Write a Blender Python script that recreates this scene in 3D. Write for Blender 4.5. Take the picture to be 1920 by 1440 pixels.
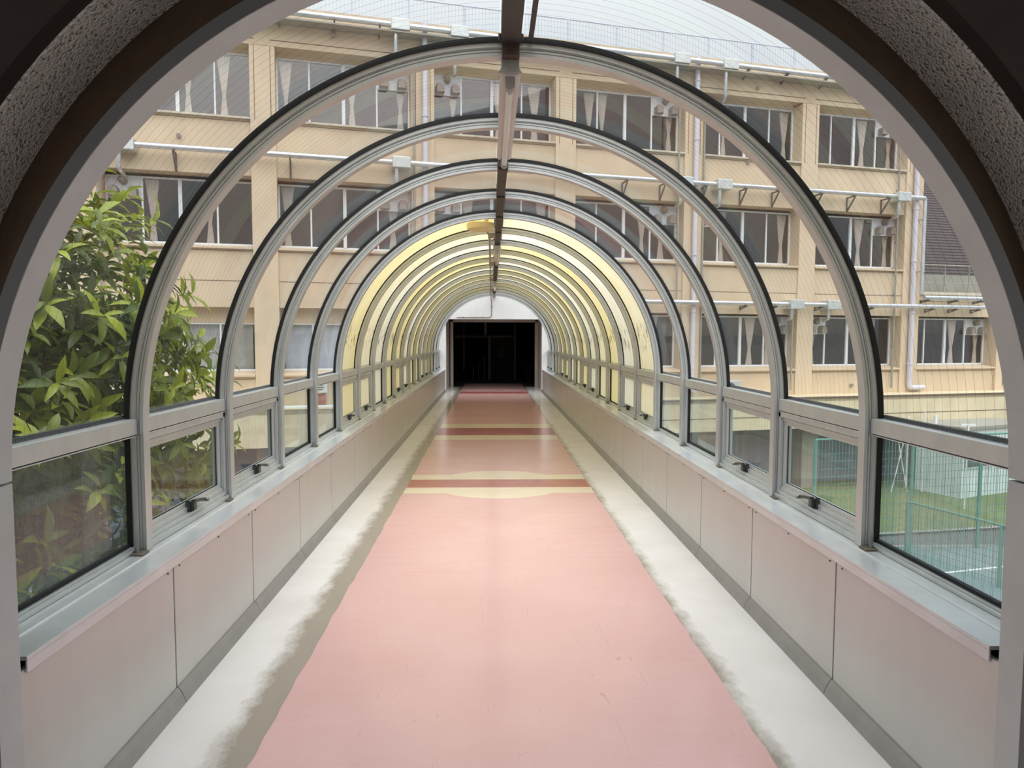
import bpy, math, random
from math import sin, cos, pi, radians, tan
from mathutils import Matrix, Vector

for o in list(bpy.data.objects):
    bpy.data.objects.remove(o)
scene = bpy.context.scene
col = scene.collection
rnd = random.Random(7)

# ------------------------------------------------------------------ camera
CAM = Vector((-0.0741, 0.0, 1.4456))
F_PX, PITCH, YAW, ROLL = 1308.89, radians(3.763), radians(1.725), radians(0.149)
r0 = Vector((cos(YAW), -sin(YAW), 0)); f0 = Vector((sin(YAW), cos(YAW), 0))
fw = f0 * cos(PITCH) - Vector((0, 0, 1)) * sin(PITCH)
up = f0 * sin(PITCH) + Vector((0, 0, 1)) * cos(PITCH)
rt = r0 * cos(ROLL) + up * sin(ROLL)
up2 = up * cos(ROLL) - r0 * sin(ROLL)
cd = bpy.data.cameras.new('camera'); cam = bpy.data.objects.new('camera', cd); col.objects.link(cam)
cd.sensor_width = 36; cd.lens = 36 * F_PX / 1920; cd.clip_start = 0.02; cd.clip_end = 500
M = Matrix((( rt.x, up2.x, -fw.x, CAM.x), (rt.y, up2.y, -fw.y, CAM.y), (rt.z, up2.z, -fw.z, CAM.z), (0, 0, 0, 1)))
cam.matrix_world = M
scene.camera = cam

# ------------------------------------------------------------------ world: bright overcast sky
w = bpy.data.worlds.new('overcast_sky'); scene.world = w; w.use_nodes = True
nt = w.node_tree; nt.nodes.clear()
tc = nt.nodes.new('ShaderNodeTexCoord'); sep = nt.nodes.new('ShaderNodeSeparateXYZ')
nt.links.new(tc.outputs['Generated'], sep.inputs[0])
mr = nt.nodes.new('ShaderNodeMapRange'); mr.inputs[1].default_value = 0; mr.inputs[2].default_value = 1
mr.inputs[3].default_value = 0.36; mr.inputs[4].default_value = 1.5
sq = nt.nodes.new('ShaderNodeMath'); sq.operation = 'MULTIPLY'; nt.links.new(sep.outputs[2], sq.inputs[0]); nt.links.new(sep.outputs[2], sq.inputs[1])
nt.links.new(sq.outputs[0], mr.inputs[0])
bg = nt.nodes.new('ShaderNodeBackground'); bg.inputs[0].default_value = (0.90, 0.965, 1.0, 1)
mm = nt.nodes.new('ShaderNodeMath'); mm.operation = 'MULTIPLY'; mm.inputs[1].default_value = 1.0
nt.links.new(mr.outputs[0], mm.inputs[0]); nt.links.new(mm.outputs[0], bg.inputs[1])
wo = nt.nodes.new('ShaderNodeOutputWorld'); nt.links.new(bg.outputs[0], wo.inputs[0])
# veiled sun behind the cloud, very soft
sd = bpy.data.lights.new('veiled_sun', 'SUN'); sd.energy = 1.5; sd.angle = radians(85); sd.color = (1.0, 0.985, 0.97)
sun = bpy.data.objects.new('veiled_sun', sd); col.objects.link(sun)
sun.rotation_euler = (radians(32), 0, radians(8)); sun.location = (0, -10, 30)

scene.view_settings.view_transform = 'Standard'; scene.view_settings.look = 'None'
scene.view_settings.gamma = 1.0; scene.view_settings.use_curve_mapping = False
scene.view_settings.exposure = 0.85
scene.cycles.transparent_max_bounces = 32

# ------------------------------------------------------------------ materials
def lin(c):
    return tuple(((x / 255) / 12.92 if x / 255 <= .04045 else ((x / 255 + .055) / 1.055) ** 2.4) for x in c) + (1,)
def mat(name, rgb, rough=.6, metal=0.0, var=0.0, scale=6, bump=0.0, bscale=60, spec=.5, stretch=None, coat=0):
    m = bpy.data.materials.new(name); m.use_nodes = True; n = m.node_tree; b = n.nodes['Principled BSDF']
    b.inputs['Base Color'].default_value = lin(rgb); b.inputs['Roughness'].default_value = rough
    b.inputs['Metallic'].default_value = metal; b.inputs['Specular IOR Level'].default_value = spec
    b.inputs['Coat Weight'].default_value = coat
    g = n.nodes.new('ShaderNodeNewGeometry')
    src = g.outputs['Position']
    if stretch:
        mp = n.nodes.new('ShaderNodeMapping'); mp.inputs['Scale'].default_value = stretch
        n.links.new(src, mp.inputs['Vector']); src = mp.outputs[0]
    if var:
        t = n.nodes.new('ShaderNodeTexNoise'); t.inputs['Scale'].default_value = scale; t.inputs['Detail'].default_value = 8
        t.inputs['Roughness'].default_value = .65
        n.links.new(src, t.inputs['Vector'])
        mx = n.nodes.new('ShaderNodeMix'); mx.data_type = 'RGBA'
        c = lin(rgb)
        mx.inputs[6].default_value = tuple(x * (1 - var) for x in c[:3]) + (1,)
        mx.inputs[7].default_value = tuple(min(1, x * (1 + var * .7)) for x in c[:3]) + (1,)
        rp = n.nodes.new('ShaderNodeMapRange'); rp.inputs[1].default_value = .3; rp.inputs[2].default_value = .7
        n.links.new(t.outputs[0], rp.inputs[0]); n.links.new(rp.outputs[0], mx.inputs[0]); n.links.new(mx.outputs[2], b.inputs['Base Color'])
    if bump:
        t2 = n.nodes.new('ShaderNodeTexNoise'); t2.inputs['Scale'].default_value = bscale; t2.inputs['Detail'].default_value = 5
        n.links.new(src, t2.inputs['Vector'])
        bp = n.nodes.new('ShaderNodeBump'); bp.inputs['Strength'].default_value = bump; bp.inputs['Distance'].default_value = .01
        n.links.new(t2.outputs[0], bp.inputs['Height']); n.links.new(bp.outputs[0], b.inputs['Normal'])
    return m

def nodes(m):
    m.use_nodes = True; n = m.node_tree; n.nodes.clear(); return n
def glass_mat(name, tint, refl=.05, wires=False, dirt=.0, gain=1.0):
    m = bpy.data.materials.new(name); n = nodes(m); N = n.nodes; L = n.links
    out = N.new('ShaderNodeOutputMaterial')
    tr = N.new('ShaderNodeBsdfTransparent'); tr.inputs[0].default_value = tint
    gl = N.new('ShaderNodeBsdfAnisotropic') if False else N.new('ShaderNodeBsdfGlossy')
    gl.inputs['Roughness'].default_value = 0.015; gl.inputs['Color'].default_value = (1, 1, 1, 1)
    lw = N.new('ShaderNodeLayerWeight'); lw.inputs['Blend'].default_value = .5
    pw = N.new('ShaderNodeMath'); pw.operation = 'POWER'; pw.inputs[1].default_value = 4.5
    L.new(lw.outputs['Facing'], pw.inputs[0])
    mu = N.new('ShaderNodeMath'); mu.operation = 'MULTIPLY_ADD'; mu.inputs[1].default_value = .85 * gain; mu.inputs[2].default_value = refl
    L.new(pw.outputs[0], mu.inputs[0])
    mx = N.new('ShaderNodeMixShader'); L.new(mu.outputs[0], mx.inputs[0]); L.new(tr.outputs[0], mx.inputs[1]); L.new(gl.outputs[0], mx.inputs[2])
    g = N.new('ShaderNodeNewGeometry'); sp = N.new('ShaderNodeSeparateXYZ'); L.new(g.outputs['Position'], sp.inputs[0])
    last = mx.outputs[0]
    if dirt:
        df = N.new('ShaderNodeBsdfDiffuse'); df.inputs[0].default_value = (.75, .78, .78, 1)
        tl = N.new('ShaderNodeBsdfTranslucent'); tl.inputs[0].default_value = (.75, .78, .78, 1)
        ms = N.new('ShaderNodeMixShader'); L.new(df.outputs[0], ms.inputs[1]); L.new(tl.outputs[0], ms.inputs[2])
        t = N.new('ShaderNodeTexNoise'); t.inputs['Scale'].default_value = 5; t.inputs['Detail'].default_value = 9
        mp = N.new('ShaderNodeMapping'); mp.inputs['Scale'].default_value = (1, 3, .35)
        L.new(g.outputs['Position'], mp.inputs[0]); L.new(mp.outputs[0], t.inputs['Vector'])
        r = N.new('ShaderNodeMapRange'); r.inputs[1].default_value = .35; r.inputs[2].default_value = .8; r.inputs[3].default_value = dirt * .3; r.inputs[4].default_value = dirt
        L.new(t.outputs[0], r.inputs[0])
        m2 = N.new('ShaderNodeMixShader'); L.new(r.outputs[0], m2.inputs[0]); L.new(last, m2.inputs[1]); L.new(ms.outputs[0], m2.inputs[2]); last = m2.outputs[0]
    if wires:
        md = N.new('ShaderNodeMath'); md.operation = 'MODULO'; md.inputs[1].default_value = .042; L.new(sp.outputs[1], md.inputs[0])
        lt = N.new('ShaderNodeMath'); lt.operation = 'LESS_THAN'; lt.inputs[1].default_value = .0015; L.new(md.outputs[0], lt.inputs[0])
        dd = N.new('ShaderNodeBsdfDiffuse'); dd.inputs[0].default_value = (.10, .095, .09, 1)
        m3 = N.new('ShaderNodeMixShader')
        mq = N.new('ShaderNodeMath'); mq.operation = 'MULTIPLY'; mq.inputs[1].default_value = .6; L.new(lt.outputs[0], mq.inputs[0])
        L.new(mq.outputs[0], m3.inputs[0]); L.new(last, m3.inputs[1]); L.new(dd.outputs[0], m3.inputs[2]); last = m3.outputs[0]
    L.new(last, out.inputs[0])
    return m

def film_mat(name, rgb):
    m = bpy.data.materials.new(name); n = nodes(m); N = n.nodes; L = n.links
    out = N.new('ShaderNodeOutputMaterial')
    g = N.new('ShaderNodeNewGeometry'); sp = N.new('ShaderNodeSeparateXYZ'); L.new(g.outputs['Position'], sp.inputs[0])
    tl = N.new('ShaderNodeBsdfTranslucent'); df = N.new('ShaderNodeBsdfDiffuse'); gl = N.new('ShaderNodeBsdfGlossy'); gl.inputs['Roughness'].default_value = .25
    # vertical streaks and mottling
    mp = N.new('ShaderNodeMapping'); mp.inputs['Scale'].default_value = (2.5, 9, .8); L.new(g.outputs['Position'], mp.inputs[0])
    t = N.new('ShaderNodeTexNoise'); t.inputs['Scale'].default_value = 1.6; t.inputs['Detail'].default_value = 6; L.new(mp.outputs[0], t.inputs['Vector'])
    cr = N.new('ShaderNodeValToRGB'); c = lin(rgb)
    cr.color_ramp.elements[0].position = .3; cr.color_ramp.elements[0].color = (c[0] * .97, c[1] * .96, c[2] * .92, 1)
    cr.color_ramp.elements[1].position = .7; cr.color_ramp.elements[1].color = (min(1, c[0] * 1.03), min(1, c[1] * 1.05), min(1, c[2] * 1.25), 1)
    L.new(t.outputs[0], cr.inputs[0])
    # mould specks in a band above the transom (z 1.15 - 1.55)
    mp2 = N.new('ShaderNodeMapping'); mp2.inputs['Scale'].default_value = (1, 26, 9); L.new(g.outputs['Position'], mp2.inputs[0])
    t2 = N.new('ShaderNodeTexNoise'); t2.inputs['Scale'].default_value = 1.0; t2.inputs['Detail'].default_value = 4; L.new(mp2.outputs[0], t2.inputs['Vector'])
    a = N.new('ShaderNodeMapRange'); a.inputs[1].default_value = .56; a.inputs[2].default_value = .66; L.new(t2.outputs[0], a.inputs[0])
    b1 = N.new('ShaderNodeMapRange'); b1.inputs[1].default_value = 1.30; b1.inputs[2].default_value = 1.40; L.new(sp.outputs[2], b1.inputs[0])
    b2 = N.new('ShaderNodeMapRange'); b2.inputs[1].default_value = 1.62; b2.inputs[2].default_value = 1.48; L.new(sp.outputs[2], b2.inputs[0])
    m1 = N.new('ShaderNodeMath'); m1.operation = 'MULTIPLY'; L.new(b1.outputs[0], m1.inputs[0]); L.new(b2.outputs[0], m1.inputs[1])
    m2 = N.new('ShaderNodeMath'); m2.operation = 'MULTIPLY'; L.new(m1.outputs[0], m2.inputs[0]); L.new(a.outputs[0], m2.inputs[1])
    mx = N.new('ShaderNodeMix'); mx.data_type = 'RGBA'; L.new(m2.outputs[0], mx.inputs[0]); L.new(cr.outputs[0], mx.inputs[6]); mx.inputs[7].default_value = (.16, .12, .06, 1)
    for s in (tl, df): L.new(mx.outputs[2], s.inputs[0])
    s1 = N.new('ShaderNodeMixShader'); s1.inputs[0].default_value = .35; L.new(tl.outputs[0], s1.inputs[1]); L.new(df.outputs[0], s1.inputs[2])
    s2 = N.new('ShaderNodeMixShader'); s2.inputs[0].default_value = .04; L.new(s1.outputs[0], s2.inputs[1]); L.new(gl.outputs[0], s2.inputs[2])
    L.new(s2.outputs[0], out.inputs[0])
    return m

MT = dict(
    alu=mat('anodised_aluminium', (204, 207, 206), .38, .55, .08, 9, .04, 40, stretch=(1, 1, .4)),
    alu_dirty=mat('weathered_aluminium', (150, 149, 146), .45, .45, .22, 14, .08, 50),
    bronze=mat('dark_bronze_metal', (58, 52, 50), .5, .0, .3, 12),
    gasket=mat('black_rubber', (14, 14, 15), .7),
    frame=mat('grey_painted_frame', (190, 190, 188), .5, .0, .07, 7, .03, 60),
    frameshade=mat('shade_grey_frame_face', (96, 92, 90), .6),
    panel=mat('brushed_cladding_panel', (200, 197, 193), .34, .3, .05, 3, .02, 30, stretch=(1, 1, .25)),
    kick=mat('kick_plate_metal', (160, 156, 152), .45, .3, .1, 8),
    sill=mat('sill_sheet_metal', (212, 214, 216), .25, .3, .08, 6, .02, 30),
    slot=mat('dark_panel_joint', (58, 56, 56), .8),
    white=mat('white_painted_wall', (226, 226, 226), .7, 0, .05, 3),
    jamb=mat('brown_door_jamb', (192, 186, 176), .45, .15, .08, 6),
    dark=mat('dark_interior_paint', (52, 48, 46), .8), roomwall=mat('room_wall_paint', (205, 198, 190), .8), roomface=mat('shade_brown_room_face', (52, 40, 33), .9, 0, .2, 8),
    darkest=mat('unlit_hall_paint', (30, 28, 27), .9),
    darkframe=mat('dark_brown_door_frame', (88, 72, 64), .5, .1),
    wooden=mat('dark_brown_trim', (78, 56, 34), .7, 0, .3, 12),
    lampwhite=mat('white_enamel', (214, 200, 196), .4, 0, .05, 8),
    holder=mat('grey_lamp_holder', (158, 160, 154), .5),
    tube=mat('unlit_glass_tube', (226, 222, 214), .12),
    disc=mat('cream_plastic', (222, 200, 152), .5),
    pipe_grey=mat('grey_conduit', (140, 130, 118), .5),
    latch=mat('dark_grey_latch', (76, 78, 76), .35, .6, .1, 20),
    chrome=mat('worn_steel', (150, 150, 150), .3, .9),
    rust=mat('stained_steel_plate', (128, 118, 102), .55, .5, .3, 25),
    facade=mat('beige_painted_render', (207, 186, 158), .85, 0, .10, 1.4, .12, 25, stretch=(1, 1, .5)),
    column=mat('beige_painted_column', (211, 190, 162), .85, 0, .09, 1.6, .12, 25, stretch=(1, 1, .5)),
    sillstone=mat('grey_patched_sill', (200, 190, 172), .8, 0, .22, 3),
    joint=mat('dark_joint_line', (110, 94, 80), .9),
    soffit=mat('shaded_brown_lintel', (156, 134, 108), .9),
    winframe=mat('white_window_frame', (226, 228, 230), .5),
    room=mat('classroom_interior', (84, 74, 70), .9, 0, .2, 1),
    curtain=mat('beige_curtain', (238, 226, 216), .9, 0, .08, 20),
    curtain_blue=mat('pale_blue_curtain', (214, 222, 236), .9, 0, .1, 8),
    curtain_grey=mat('grey_curtain', (190, 190, 186), .9, 0, .1, 8),
    ventpanel=mat('white_vent_panel', (214, 216, 220), .6),
    hood=mat('brown_vent_hood', (150, 140, 130), .5, .2),
    lagging=mat('silver_pipe_lagging', (214, 216, 218), .25, .7, .12, 5),
    boxsteel=mat('galvanised_box', (202, 206, 204), .4, .4, .15, 6),
    pvc=mat('lilac_white_pvc', (206, 202, 212), .5, 0, .08, 8),
    bracket=mat('grey_steel_bracket', (98, 94, 92), .6, .1),
    raile=mat('pale_railing_paint', (188, 196, 212), .5),
    tile=mat('dark_brown_roof_tiles', (52, 44, 46), .7, 0, .15, 3, .0),
    terr=mat('grey_terrace_wall', (150, 148, 138), .8, 0, .12, 2),
    lowband=mat('stained_cream_band', (214, 200, 168), .85, 0, .14, 3, stretch=(1, 1, .4)),
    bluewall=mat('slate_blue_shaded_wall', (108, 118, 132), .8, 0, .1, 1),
    court=mat('grey_green_court', (112, 128, 130), .85, 0, .12, .8),
    asphalt=mat('wet_asphalt', (96, 94, 98), .5, 0, .15, 1.5),
    courtline=mat('white_court_line', (225, 228, 224), .8),
    grass=mat('mown_grass', (104, 116, 66), .95, 0, .4, 7, .5, 60),
    kerb=mat('concrete_kerb', (160, 154, 150), .9, 0, .1, 4),
    fence=mat('green_fence_paint', (86, 140, 126), .5),
    shed=mat('white_shed_wall', (214, 220, 220), .8, 0, .1, 2),
    shedglass=mat('shed_dark_window', (70, 84, 90), .15),
    whitepole=mat('white_painted_pole', (224, 226, 226), .5),
    bark=mat('grey_brown_bark', (104, 88, 68), .9, 0, .3, 15, .3, 40),
    acunit=mat('pale_grey_unit', (186, 186, 178), .6),
    brick=mat('brick_red_paving', (150, 92, 82), .85, 0, .1, 4),
    paper=mat('white_notice_paper', (225, 226, 222), .8),
    ink=mat('printed_ink', (60, 62, 70), .8),
    redsign=mat('dull_red_sign', (150, 52, 44), .6),
)
MT['glass'] = glass_mat('wired_glass', (.965, .972, .975, 1), .012, True, .012, .45)
MT['glass_out'] = glass_mat('outer_glass_face', (.965, .972, .975, 1), .012, False, .012, .45)
MT['glass_low'] = glass_mat('dusty_lower_glass', (.90, .945, .945, 1), .04, True, .11, .8)
MT['glass_far'] = glass_mat('clear_glass', (.965, .972, .972, 1), .014, False, .012, .5)
MT['winglass'] = glass_mat('school_window_glass', (.93, .93, .93, 1), .055, False, .0, .9)
FILMS = [film_mat('yellowed_film_' + n, c) for n, c in (('cream', (255, 248, 221)), ('pale', (254, 251, 234)), ('amber', (255, 246, 208)))]

# plaster (rough sprayed), pitted
def plaster_mat():
    m = mat('sprayed_plaster', (226, 212, 204), .95, 0, .12, 10)
    n = m.node_tree; N = n.nodes; L = n.links; b = N['Principled BSDF']
    g = N.new('ShaderNodeNewGeometry'); v = N.new('ShaderNodeTexVoronoi'); v.inputs['Scale'].default_value = 95; L.new(g.outputs['Position'], v.inputs['Vector'])
    t = N.new('ShaderNodeTexNoise'); t.inputs['Scale'].default_value = 120; t.inputs['Detail'].default_value = 4; L.new(g.outputs['Position'], t.inputs['Vector'])
    r = N.new('ShaderNodeMapRange'); r.inputs[1].default_value = .34; r.inputs[2].default_value = .44; L.new(t.outputs[0], r.inputs[0])
    old = b.inputs['Base Color'].links[0].from_socket
    mx = N.new('ShaderNodeMix'); mx.data_type = 'RGBA'; mx.inputs[6].default_value = lin((128, 112, 102)); L.new(old, mx.inputs[7]); L.new(r.outputs[0], mx.inputs[0]); L.new(mx.outputs[2], b.inputs['Base Color'])
    bp = N.new('ShaderNodeBump'); bp.inputs['Strength'].default_value = .9; bp.inputs['Distance'].default_value = .012
    L.new(t.outputs[0], bp.inputs['Height']); L.new(bp.outputs[0], b.inputs['Normal'])
    return m
MT['plaster'] = plaster_mat()

# floor side strips: pale vinyl with grime along the runner edge
def floor_mat():
    m = bpy.data.materials.new('pale_vinyl_floor'); m.use_nodes = True; n = m.node_tree; N = n.nodes; L = n.links; b = N['Principled BSDF']
    g = N.new('ShaderNodeNewGeometry'); sp = N.new('ShaderNodeSeparateXYZ'); L.new(g.outputs['Position'], sp.inputs[0])
    ab = N.new('ShaderNodeMath'); ab.operation = 'ABSOLUTE'; L.new(sp.outputs[0], ab.inputs[0])
    t = N.new('ShaderNodeTexNoise'); t.inputs['Scale'].default_value = 7; t.inputs['Detail'].default_value = 10; t.inputs['Roughness'].default_value = .75
    mp = N.new('ShaderNodeMapping'); mp.inputs['Scale'].default_value = (1, .6, 1); L.new(g.outputs['Position'], mp.inputs[0]); L.new(mp.outputs[0], t.inputs['Vector'])
    # left grimy band is wider than the right one
    lw = N.new('ShaderNodeMapRange'); lw.inputs[1].default_value = -.5; lw.inputs[2].default_value = .5; lw.inputs[3].default_value = 1.035; lw.inputs[4].default_value = .935
    L.new(sp.outputs[0], lw.inputs[0])
    d = N.new('ShaderNodeMath'); d.operation = 'SUBTRACT'; L.new(lw.outputs[0], d.inputs[0]); L.new(ab.outputs[0], d.inputs[1])
    ns = N.new('ShaderNodeMath'); ns.operation = 'MULTIPLY_ADD'; ns.inputs[1].default_value = .22; ns.inputs[2].default_value = -.11; L.new(t.outputs[0], ns.inputs[0])
    s = N.new('ShaderNodeMath'); s.operation = 'ADD'; L.new(d.outputs[0], s.inputs[0]); L.new(ns.outputs[0], s.inputs[1])
    r = N.new('ShaderNodeMapRange'); r.inputs[1].default_value = -.035; r.inputs[2].default_value = .05; L.new(s.outputs[0], r.inputs[0])
    t3 = N.new('ShaderNodeTexNoise'); t3.inputs['Scale'].default_value = 2.2; t3.inputs['Detail'].default_value = 6; L.new(g.outputs['Position'], t3.inputs['Vector'])
    cr = N.new('ShaderNodeValToRGB'); cr.color_ramp.elements[0].position = .3; cr.color_ramp.elements[0].color = lin((226, 219, 214)); cr.color_ramp.elements[1].position = .7; cr.color_ramp.elements[1].color = lin((238, 233, 229)); L.new(t3.outputs[0], cr.inputs[0])
    mx = N.new('ShaderNodeMix'); mx.data_type = 'RGBA'; L.new(r.outputs[0], mx.inputs[0]); L.new(cr.outputs[0], mx.inputs[6]); mx.inputs[7].default_value = lin((160, 148, 134)); L.new(mx.outputs[2], b.inputs['Base Color'])
    b.inputs['Roughness'].default_value = .2; b.inputs['Coat Weight'].default_value = .25; b.inputs['Coat Roughness'].default_value = .08
    t2 = N.new('ShaderNodeTexNoise'); t2.inputs['Scale'].default_value = 5; t2.inputs['Detail'].default_value = 3; mp2 = N.new('ShaderNodeMapping'); mp2.inputs['Scale'].default_value = (1, 2.2, 1)
    L.new(g.outputs['Position'], mp2.inputs[0]); L.new(mp2.outputs[0], t2.inputs['Vector'])
    bp = N.new('ShaderNodeBump'); bp.inputs['Strength'].default_value = .14; bp.inputs['Distance'].default_value = .01; L.new(t2.outputs[0], bp.inputs['Height']); L.new(bp.outputs[0], b.inputs['Normal'])
    return m
MT['floor'] = floor_mat()

# the vinyl runner: pink field, cream and oxide bands, one cream disc (all printed in the sheet)
BANDS = [(6.43, 6.68, 'c'), (6.68, 7.06, 'r'), (7.06, 7.31, 'c'), (9.86, 10.32, 'c'), (10.32, 11.16, 'r'), (11.16, 11.70, 'c'), (18.15, 18.8, 'r')]
def runner_mat():
    m = bpy.data.materials.new('pink_vinyl_runner'); m.use_nodes = True; n = m.node_tree; N = n.nodes; L = n.links; b = N['Principled BSDF']
    g = N.new('ShaderNodeNewGeometry'); sp = N.new('ShaderNodeSeparateXYZ'); L.new(g.outputs['Position'], sp.inputs[0])
    def M2(op, a, bb, c=None):
        k = N.new('ShaderNodeMath'); k.operation = op
        for i, v in enumerate((a, bb, c)):
            if v is None: continue
            if isinstance(v, (int, float)): k.inputs[i].default_value = v
            else: L.new(v, k.inputs[i])
        return k.outputs[0]
    def band(a, bb): return M2('MULTIPLY', M2('GREATER_THAN', sp.outputs[1], a), M2('LESS_THAN', sp.outputs[1], bb))
    cre = None; red = None
    for a, bb, k in BANDS:
        v = band(a, bb)
        if k == 'c': cre = v if cre is None else M2('MAXIMUM', cre, v)
        else: red = v if red is None else M2('MAXIMUM', red, v)
    dx = M2('MULTIPLY', sp.outputs[0], sp.outputs[0]); dy = M2('SUBTRACT', sp.outputs[1], 6.87); dy2 = M2('MULTIPLY', dy, dy)
    cre = M2('MAXIMUM', cre, M2('LESS_THAN', M2('ADD', dx, dy2), .435))
    t = N.new('ShaderNodeTexNoise'); t.inputs['Scale'].default_value = 1.5; t.inputs['Detail'].default_value = 8; L.new(g.outputs['Position'], t.inputs['Vector'])
    t2 = N.new('ShaderNodeTexNoise'); t2.inputs['Scale'].default_value = 40; t2.inputs['Detail'].default_value = 6; L.new(g.outputs['Position'], t2.inputs['Vector'])
    def ramp(c0, c1):
        r = N.new('ShaderNodeValToRGB'); r.color_ramp.elements[0].position = .3; r.color_ramp.elements[0].color = lin(c0); r.color_ramp.elements[1].position = .7; r.color_ramp.elements[1].color = lin(c1)
        L.new(t.outputs[0], r.inputs[0]); return r.outputs[0]
    pink = ramp((213, 167, 162), (220, 176, 171)); oxide = ramp((166, 92, 82), (176, 102, 92)); cream = ramp((222, 204, 176), (230, 213, 188))
    def mixc(f, a, c):
        x = N.new('ShaderNodeMix'); x.data_type = 'RGBA'; L.new(f, x.inputs[0]); L.new(a, x.inputs[6]); L.new(c, x.inputs[7]); return x.outputs[2]
    c = mixc(cre, pink, cream); c = mixc(red, c, oxide)
    # thin meandering drag marks and short scuffs
    fac = None
    for sc, rot, wd, amt in (((3.0, .14, 1), .05, .0012, .20), ((9, 1.6, 1), .35, .0016, .16), ((7, 2.2, 1), -.5, .0014, .14)):
        mp = N.new('ShaderNodeMapping'); mp.inputs['Scale'].default_value = sc; mp.inputs['Rotation'].default_value = (0, 0, rot); L.new(g.outputs['Position'], mp.inputs[0])
        t4 = N.new('ShaderNodeTexNoise'); t4.inputs['Scale'].default_value = 1; t4.inputs['Detail'].default_value = 2; L.new(mp.outputs[0], t4.inputs['Vector'])
        ln = M2('LESS_THAN', M2('ABSOLUTE', M2('SUBTRACT', t4.outputs[0], .5), 0), wd)
        t5 = N.new('ShaderNodeTexNoise'); t5.inputs['Scale'].default_value = 1.4 if amt > .2 else 6; L.new(g.outputs['Position'], t5.inputs['Vector'])
        v_ = M2('MULTIPLY', M2('MULTIPLY', ln, M2('GREATER_THAN', t5.outputs[0], .5 if amt > .2 else .57)), amt)
        fac = v_ if fac is None else M2('MAXIMUM', fac, v_)
    k = N.new('ShaderNodeMix'); k.data_type = 'RGBA'; k.inputs[7].default_value = lin((120, 84, 80)); L.new(fac, k.inputs[0]); L.new(c, k.inputs[6])
    L.new(k.outputs[2], b.inputs['Base Color'])
    rr = N.new('ShaderNodeMapRange'); rr.inputs[3].default_value = .17; rr.inputs[4].default_value = .23; L.new(t2.outputs[0], rr.inputs[0]); L.new(rr.outputs[0], b.inputs['Roughness']); b.inputs['Coat Weight'].default_value = .18; b.inputs['Coat Roughness'].default_value = .12
    t3 = N.new('ShaderNodeTexNoise'); t3.inputs['Scale'].default_value = 2; t3.inputs['Detail'].default_value = 4; mp2 = N.new('ShaderNodeMapping'); mp2.inputs['Scale'].default_value = (1, 5, 1)
    L.new(g.outputs['Position'], mp2.inputs[0]); L.new(mp2.outputs[0], t3.inputs['Vector'])
    bp = N.new('ShaderNodeBump'); bp.inputs['Strength'].default_value = .3; bp.inputs['Distance'].default_value = .01; L.new(t3.outputs[0], bp.inputs['Height']); L.new(bp.outputs[0], b.inputs['Normal'])
    return m
MT['runner'] = runner_mat()

def leaf_mat(name, a, bcol):
    m = bpy.data.materials.new(name); n = nodes(m); N = n.nodes; L = n.links
    out = N.new('ShaderNodeOutputMaterial'); p = N.new('ShaderNodeBsdfPrincipled'); tl = N.new('ShaderNodeBsdfTranslucent')
    g = N.new('ShaderNodeNewGeometry'); cr = N.new('ShaderNodeValToRGB'); cr.color_ramp.elements[0].color = lin(a); cr.color_ramp.elements[1].color = lin(bcol)
    L.new(g.outputs['Random Per Island'], cr.inputs[0]); L.new(cr.outputs[0], p.inputs['Base Color']); p.inputs['Roughness'].default_value = .32
    L.new(cr.outputs[0], tl.inputs[0]); mx = N.new('ShaderNodeMixShader'); mx.inputs[0].default_value = .35
    L.new(p.outputs[0], mx.inputs[1]); L.new(tl.outputs[0], mx.inputs[2]); L.new(mx.outputs[0], out.inputs[0]); return m
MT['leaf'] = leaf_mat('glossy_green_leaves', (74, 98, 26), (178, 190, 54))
MT['leafdark'] = leaf_mat('inner_dark_leaves', (50, 70, 24), (104, 124, 40))  # darker greens for the leaves inside the crown

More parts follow.
